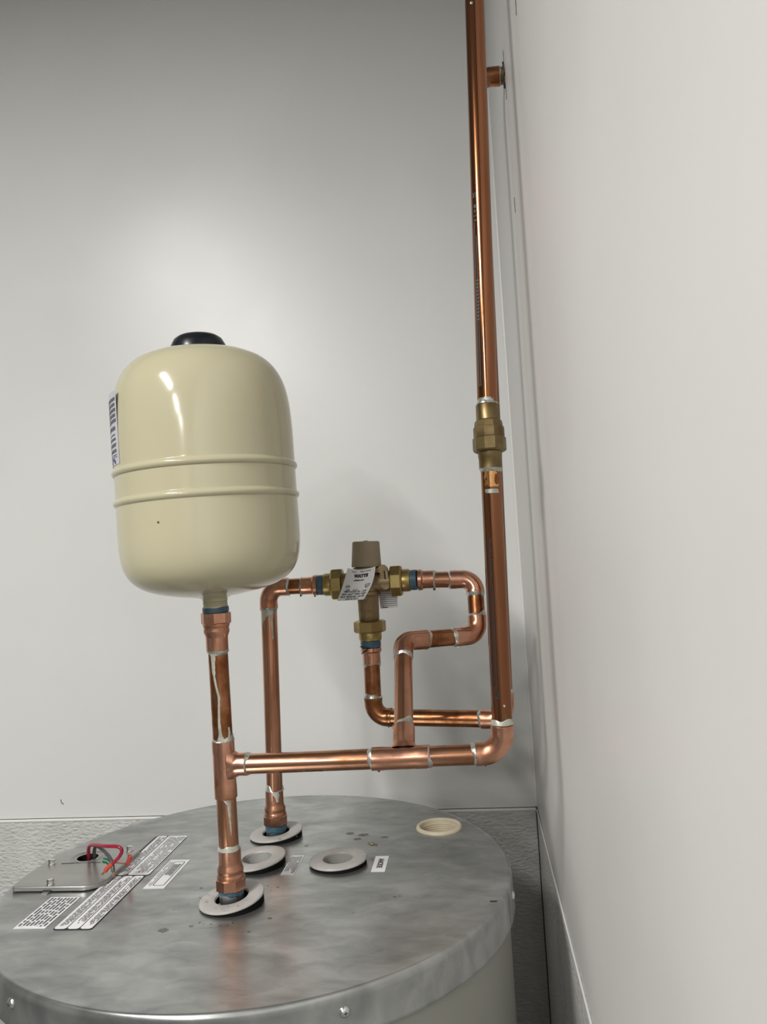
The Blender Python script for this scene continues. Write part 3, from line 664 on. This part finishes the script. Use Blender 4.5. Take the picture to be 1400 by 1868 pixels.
# cast lug beside the knob: a short arched strap from the knob seat down to the right port
def strap(path, w_, th):
    mb = MB(); V = []; n = len(path)
    for i, p in enumerate(path):
        t = (Vector(path[min(i+1, n-1)])-Vector(path[max(i-1, 0)])).normalized(); nn = t.cross(Vector((0, 1, 0))).normalized()
        for a_, b_ in ((-1, -1), (1, -1), (1, 1), (-1, 1)): V.append(Vector(p)+nn*th/2*a_+Vector((0, w_/2*b_, 0)))
    mb.add(V, [(4*i+k, 4*i+(k+1) % 4, 4*i+4+(k+1) % 4, 4*i+4+k) for i in range(n-1) for k in range(4)]+[(0, 1, 2, 3), (4*n-4, 4*n-3, 4*n-2, 4*n-1)], False); return mb
def plate(out, y0, y1):
    mb = MB(); n = len(out); mb.add([(VX+x, y, z) for y in (y0, y1) for x, z in out], [(i, (i+1) % n, n+(i+1) % n, n+i) for i in range(n)]+[tuple(range(n)), tuple(range(n, 2*n))], False); return mb
lug = plate([(.010, -.0165), (.0165, -.0150), (.0205, -.0115), (.0237, -.0100), (.0265, -.0112), (.0288, -.0138), (.0307, -.0190), (.0318, -.0415), (.0285, -.0440), (.0240, -.0437), (.0212, -.0405), (.0202, -.0350), (.0198, -.0210), (.010, -.0195)], VY-.0140, VY+.002).build('cast_lug', M['cast'], mv)
plate([(.0252, -.0185), (.0272, -.0185), (.0278, -.0300), (.0262, -.0305), (.0256, -.028)], VY-.0143, VY-.0138).build('lug_pocket', M['gap'], lug)
mb = MB(); lathe(mb, (VX+.0002, VY, -.0122), (.03, 0, 1), [(0, .0196), (.0006, .0207), (.0030, .0206), (.0335, .0189), (.0350, .0182), (.0354, .017)], 48); kn = mb.build('knob', M['knob'], mv, sharp=30)
mb = MB(); lathe(mb, (VX+.001, VY, .0228), (0, 0, 1), [(0, .004), (.0012, .0035), (.0016, .001)], 20); mb.build('knob_cap', M['knob'], kn)
def union(P, d, sd):
    P = Vector(P); d = Vector(d)
    mb = MB(); lathe(mb, P, d, [(0, .0190), (.0015, .0222), (.0140, .0222), (.0160, .0205), (.0165, .017)], 8, smooth=False, rot=R(22.5 if abs(d.x) > .5 else 12)); mb.build('union_nut', M['brass'], mv)
    mb = MB(); lathe(mb, P, d, [(.014, .0150), (.0165, .0156), (.024, .0156), (.0268, .0150), (.0276, .0140)], 40)
    for v in mb.v: pass
    t = mb.build('union_tail', M['brass'], mv)
    band(t, P+d*.0268, d, .0098, .0138, sd)
union((VX-.0335, VY, VZ), (-1, 0, 0), 41)
union((VX+.0325, VY, VZ), (1, 0, 0), 42)
union((VX+.0002, VY, -.0858), (0, 0, -1), 43)
mb = MB(); sweep(mb, [(VX-.0136, VY-.006, -.1205), (VX-.009, VY-.0125, -.1215), (VX-.002, VY-.0148, -.1225), (VX-.007, VY-.014, -.1265), (VX-.012, VY-.0095, -.1300)], [.0008, .0013, .0012, .0012, .0006], 8); mb.build('sealant_smear', M['gap'], mv)
# cast relief characters on the stem
mb = MB()
for cz, h_ in ((-.0600, .006), (-.0700, .005), (-.0780, .005)):
    pts = []
    for k in range(11):
        a = R(120-240*k/10); t = math.cos(a)*.0035/.0146+.12; pts.append(Vector((VX+.0147*math.sin(t+.0), VY-.0147*math.cos(t), cz+math.sin(a)*h_*.6)))
    sweep(mb, pts, .0005, 6)
mb.build('cast_relief', M['cast'], vb)
# the paper tag, hanging in front of the body and curling
def tagpt(s, t, off=0.0):
    tl, tr, bl, br = Vector((-.1680, 1.060, -.0120)), Vector((-.1300, 1.062, -.0118)), Vector((-.1832, 1.052, -.0550)), Vector((-.1462, 1.046, -.0545))
    p = tl*(1-s)*(1-t)+tr*s*(1-t)+bl*(1-s)*t+br*s*t
    p.y += -.006*math.sin(math.pi*s)-.002*math.sin(math.pi*t)-off; p.x += .004*math.sin(math.pi*t)*(.3+.7*s); p.z += -.003*math.sin(math.pi*s)*(1-t); return p
mb = MB(); n = 14
for side in (0, .0004):
    V = [tagpt(i/n, j_/n, side) for j_ in range(n+1) for i in range(n+1)]
    mb.add(V, [(j_*(n+1)+i, j_*(n+1)+i+1, (j_+1)*(n+1)+i+1, (j_+1)*(n+1)+i) for j_ in range(n) for i in range(n)])
m_ = (n+1)**2
edge = [i for i in range(n+1)]+[(k+1)*(n+1)+n for k in range(n)]+[n*(n+1)+n-1-i for i in range(n)]+[(n-1-k)*(n+1) for k in range(n-1)]
mb.f += [(edge[i], edge[(i+1) % len(edge)], m_+edge[(i+1) % len(edge)], m_+edge[i]) for i in range(len(edge))]; mb.fl += [True]*len(edge)
tg = mb.build('paper_tag', M['paper'], mv); tg['label'] = 'white paper tag printed with the maker name and ratings'
mb = MB(); WT, HT = .036, .046
def tl_(body, s0, t0, width, size, bold=.0001): text_on(mb, body, size, lambda a, b: tagpt(s0+a/WT, t0-b/HT, .0006), width, bold)
tl_('WATTS', .30, .26, .0175, .0064, .00055); tl_('TEMP RANGE: 80 - 120F', .12, .745, .0285, .0033, .00012); tl_('MAX. INLET TEMP: 200F', .10, .825, .0300, .0033, .00012)
tl_('MAX. PRESSURE: 150 PSI', .08, .905, .0305, .0033, .00012); tl_('CSA B125.3', .30, .98, .0165, .0033, .00012)
tl_('LFMMV-M1', .33, .375, .0125, .0026, .0002); tl_('ASSE', .17, .685, .0055, .0024, .0001); tl_('1017', .42, .685, .0065, .0024, .0001)
tl_('HOT', .20, .10, .006, .0022); tl_('MIX COLD', .50, .085, .013, .0022)
for k in range(24):                                           # ring mark and shield outline
    a, b = 2*math.pi*k/24, 2*math.pi*(k+1)/24
    q = [(.20+.075*math.cos(a), .56+.058*math.sin(a)), (.20+.075*math.cos(b), .56+.058*math.sin(b)), (.20+.060*math.cos(b), .56+.046*math.sin(b)), (.20+.060*math.cos(a), .56+.046*math.sin(a))]
    mb.add([tagpt(s, t, .0006) for s, t in q], [(0, 1, 2, 3)], False)
mb.add([tagpt(s, t, .0006) for s, t in ((.14, .55), (.26, .55), (.26, .57), (.14, .57))], [(0, 1, 2, 3)], False)
sh = [(.78, .50), (.93, .50), (.925, .58), (.855, .64), (.785, .58)]; c_ = (.855, .56)
for k in range(5):
    a, b = sh[k], sh[(k+1) % 5]; q = [a, b, (c_[0]+(b[0]-c_[0])*.75, c_[1]+(b[1]-c_[1])*.75), (c_[0]+(a[0]-c_[0])*.75, c_[1]+(a[1]-c_[1])*.75)]
    mb.add([tagpt(s, t, .0006) for s, t in q], [(0, 1, 2, 3)], False)
for t in (.54, .575): mb.add([tagpt(s, tt, .0006) for s, tt in ((.80, t), (.91, t), (.91, t+.014), (.80, t+.014))], [(0, 1, 2, 3)], False)
mb.build('printed_text', M['ink'], tg)
# rear flap of the tag, ribbed
mb = MB(); pts = []
for k in range(17):
    z = -.0440-.0277*k/16; x0, x1 = -.1335+.002*k/16, -.1068-.0004*k/16; y = 1.106+.0005*(k % 2)
    pts += [(x0, y, z), (x1, y, z), (x0, y+.0008, z), (x1, y+.0008, z)]
mb.add(pts, [(4*k, 4*k+1, 4*k+5, 4*k+4) for k in range(16)]+[(4*k+2, 4*k+3, 4*k+7, 4*k+6) for k in range(16)]+[(4*k, 4*k+2, 4*k+6, 4*k+4) for k in range(16)]+[(4*k+1, 4*k+3, 4*k+7, 4*k+5) for k in range(16)]+[(0, 1, 3, 2), (64, 65, 67, 66)], False)
tf = mb.build('tag_flap', M['paper'], mv)
mb = MB()
for k in range(7): z = -.0515-.0028*k; box(mb, (-.1325, 1.1052, z), (-.1080, 1.1058, z+.0005))
mb.build('printed_line', M['ink_grey'], tf)
mb = MB(); box(mb, (-.1285, 1.1048, -.0709), (-.121, 1.1054, -.0700)); mb.build('printed_line', M['ink'], tf)

# ------------------------------------------------------------------ expansion tank
ta = Vector((-.2938, .877, -.034)); tb = Vector((-.2995, .8755, .266)); td = (tb-ta).normalized()
ET = empty('expansion_tank', ta-td*.018, 'cream expansion tank with a black cap standing on the front copper pipe', 'tank')
prof = [(-.002, .014), (.000, .019), (.0015, .029), (.0050, .050), (.0095, .067), (.0150, .0793), (.0230, .0893), (.0330, .0959), (.0450, .0996), (.0600, .1012), (.075, .1016)]
def bead(s): return [(s-.0050, .1016), (s-.0040, .1020), (s-.0022, .1035), (s, .1042), (s+.0022, .1035), (s+.0040, .1020), (s+.0050, .1016)]
prof += [(.098, .1016)]+bead(.1110)+[(.128, .1016)]+bead(.1445)+[(.157, .1016), (.180, .1016), (.197, .1012), (.217, .0998), (.234, .0970), (.248, .0922), (.259, .0857), (.2680, .0771), (.2735, .0676), (.2775, .0572), (.2795, .043), (.2810, .0290), (.2815, .010)]
# smooth the profile with a dense resample
def dense(pr, k=3):
    out = []
    for i in range(len(pr)-1):
        p0, p1, p2, p3 = pr[max(i-1, 0)], pr[i], pr[i+1], pr[min(i+2, len(pr)-1)]
        for q in range(k):
            t = q/k; out.append(tuple(.5*((2*p1[c])+(p2[c]-p0[c])*t+(2*p0[c]-5*p1[c]+4*p2[c]-p3[c])*t*t+(3*p1[c]-p0[c]-3*p2[c]+p3[c])*t**3) for c in (0, 1)))
    return out+[pr[-1]]
tk = lathe(MB(), ta, td, dense(prof), 128).build('tank_shell', M['cream'], ET, sharp=180)
mb = MB(); lathe(mb, ta, td, [(.2785, .0335), (.283, .0330), (.291, .0312), (.2975, .0278), (.3010, .0230), (.3025, .0165), (.3028, .008)], 64); mb.build('valve_cap', M['black'], ET)
mb = MB(); pr = [(.001, .016), (-.001, .0142)]
for k in range(3): pr += [(-.0045-.002*k, .0140), (-.0052-.002*k, .0133), (-.0060-.002*k, .0140)]
pr += [(-.0125, .0140), (-.0150, .0134)]
def wobn(j, a, r, s): return r-(.0006 if (int(a*7) % 3 == 0 and 2 < j < 9) else 0), s
lathe(mb, ta, td, pr, 60, wob=wobn); tn = mb.build('threaded_neck', M['cream'], ET)
band(tn, ta-td*.0115, -td, .0068, .0148, 51)
# side label
def tpt(a, s, off=.0): d_, u, v = frame(td); return ta+td*s+(u*math.cos(R(a))-v*math.sin(R(a)))*(.1018+off)
def tpatch(mb, a0, a1, s0, s1, off):
    n = max(2, int(abs(a1-a0)/4)); V = [tpt(a0+(a1-a0)*k/n, s, off) for s in (s0, s1) for k in range(n+1)]
    mb.add(V, [(k, k+1, n+2+k, n+1+k) for k in range(n)])
mb = MB(); tpatch(mb, -125, -43.5, .1520, .2320, .0002); tl2 = mb.build('tank_label', M['tanklabel'], ET); tl2['label'] = 'silver label with grey print on the left side of the tank'
mb = MB(); rnd = random.Random(9)
for k in range(5): tpatch(mb, -118, -45.5-(k % 2)*.8, .2212-k*.0058, .2247-k*.0058, .0005)
for s_, w_ in ((.2015, .0045), (.1960, .0015), (.1905, .003), (.1865, .001), (.1838, .003), (.1800, .001), (.1775, .0032), (.1742, .001), (.172, .0008)):
    tpatch(mb, -118+rnd.random()*20, -58, s_-.012, s_-.012+w_, .0005); tpatch(mb, -56.5, -46.5-rnd.random()*2, s_-.012, s_-.012+w_*.9, .0005)
mb.build('printed_text', M['ink_grey'], tl2)
mb = MB()
for a0, a1, s0, s1 in ((-60, -58, .1652, .1685), (-58.3, -56, .1682, .1705), (-56.5, -52.5, .1697, .1712), (-53, -50.5, .1670, .1700), (-51.5, -49.8, .1652, .1682)): tpatch(mb, a0, a1, s0-.012, s1-.012, .0006)
mb.build('printed_emblem', M['ink_purple'], tl2)
mb = MB(); ball(mb, tpt(-12, .084)+Vector((0, 0, 0)), .0012, 1, 8, 6); mb.build('paint_speck', M['ink_grey'], ET)

# ------------------------------------------------------------------ water droplets on and around the near ring
rnd = random.Random(12); mb = MB()
for k in range(90):
    if k < 34: a = rnd.random()*6.28; q = .022+rnd.random()*.013; P = (PORT_F[0]+q*math.cos(a), PORT_F[1]+q*math.sin(a), LZ+.0087)
    elif k < 62: a = rnd.random()*6.28; q = .040+rnd.random()*.03; P = (PORT_F[0]+q*math.cos(a), PORT_F[1]+q*math.sin(a), LZ)
    elif k < 76: a = rnd.random()*6.28; q = .022+rnd.random()*.04; P = (PORT_R[0]+q*math.cos(a)+.02, PORT_R[1]+q*math.sin(a), LZ+(.007 if q < .034 else 0))
    else: P = (-.30+rnd.random()*.2, .80+rnd.random()*.12, LZ)
    ball(mb, P, .0007+.0012*rnd.random()**2, .6, 10, 6, 1+rnd.random()*.5, 1)
wd = mb.build('water_droplets', M['drop']); wd['kind'] = 'stuff'; wd['label'] = 'clear water droplets splashed on the steel lid around the near port'; wd['category'] = 'water'
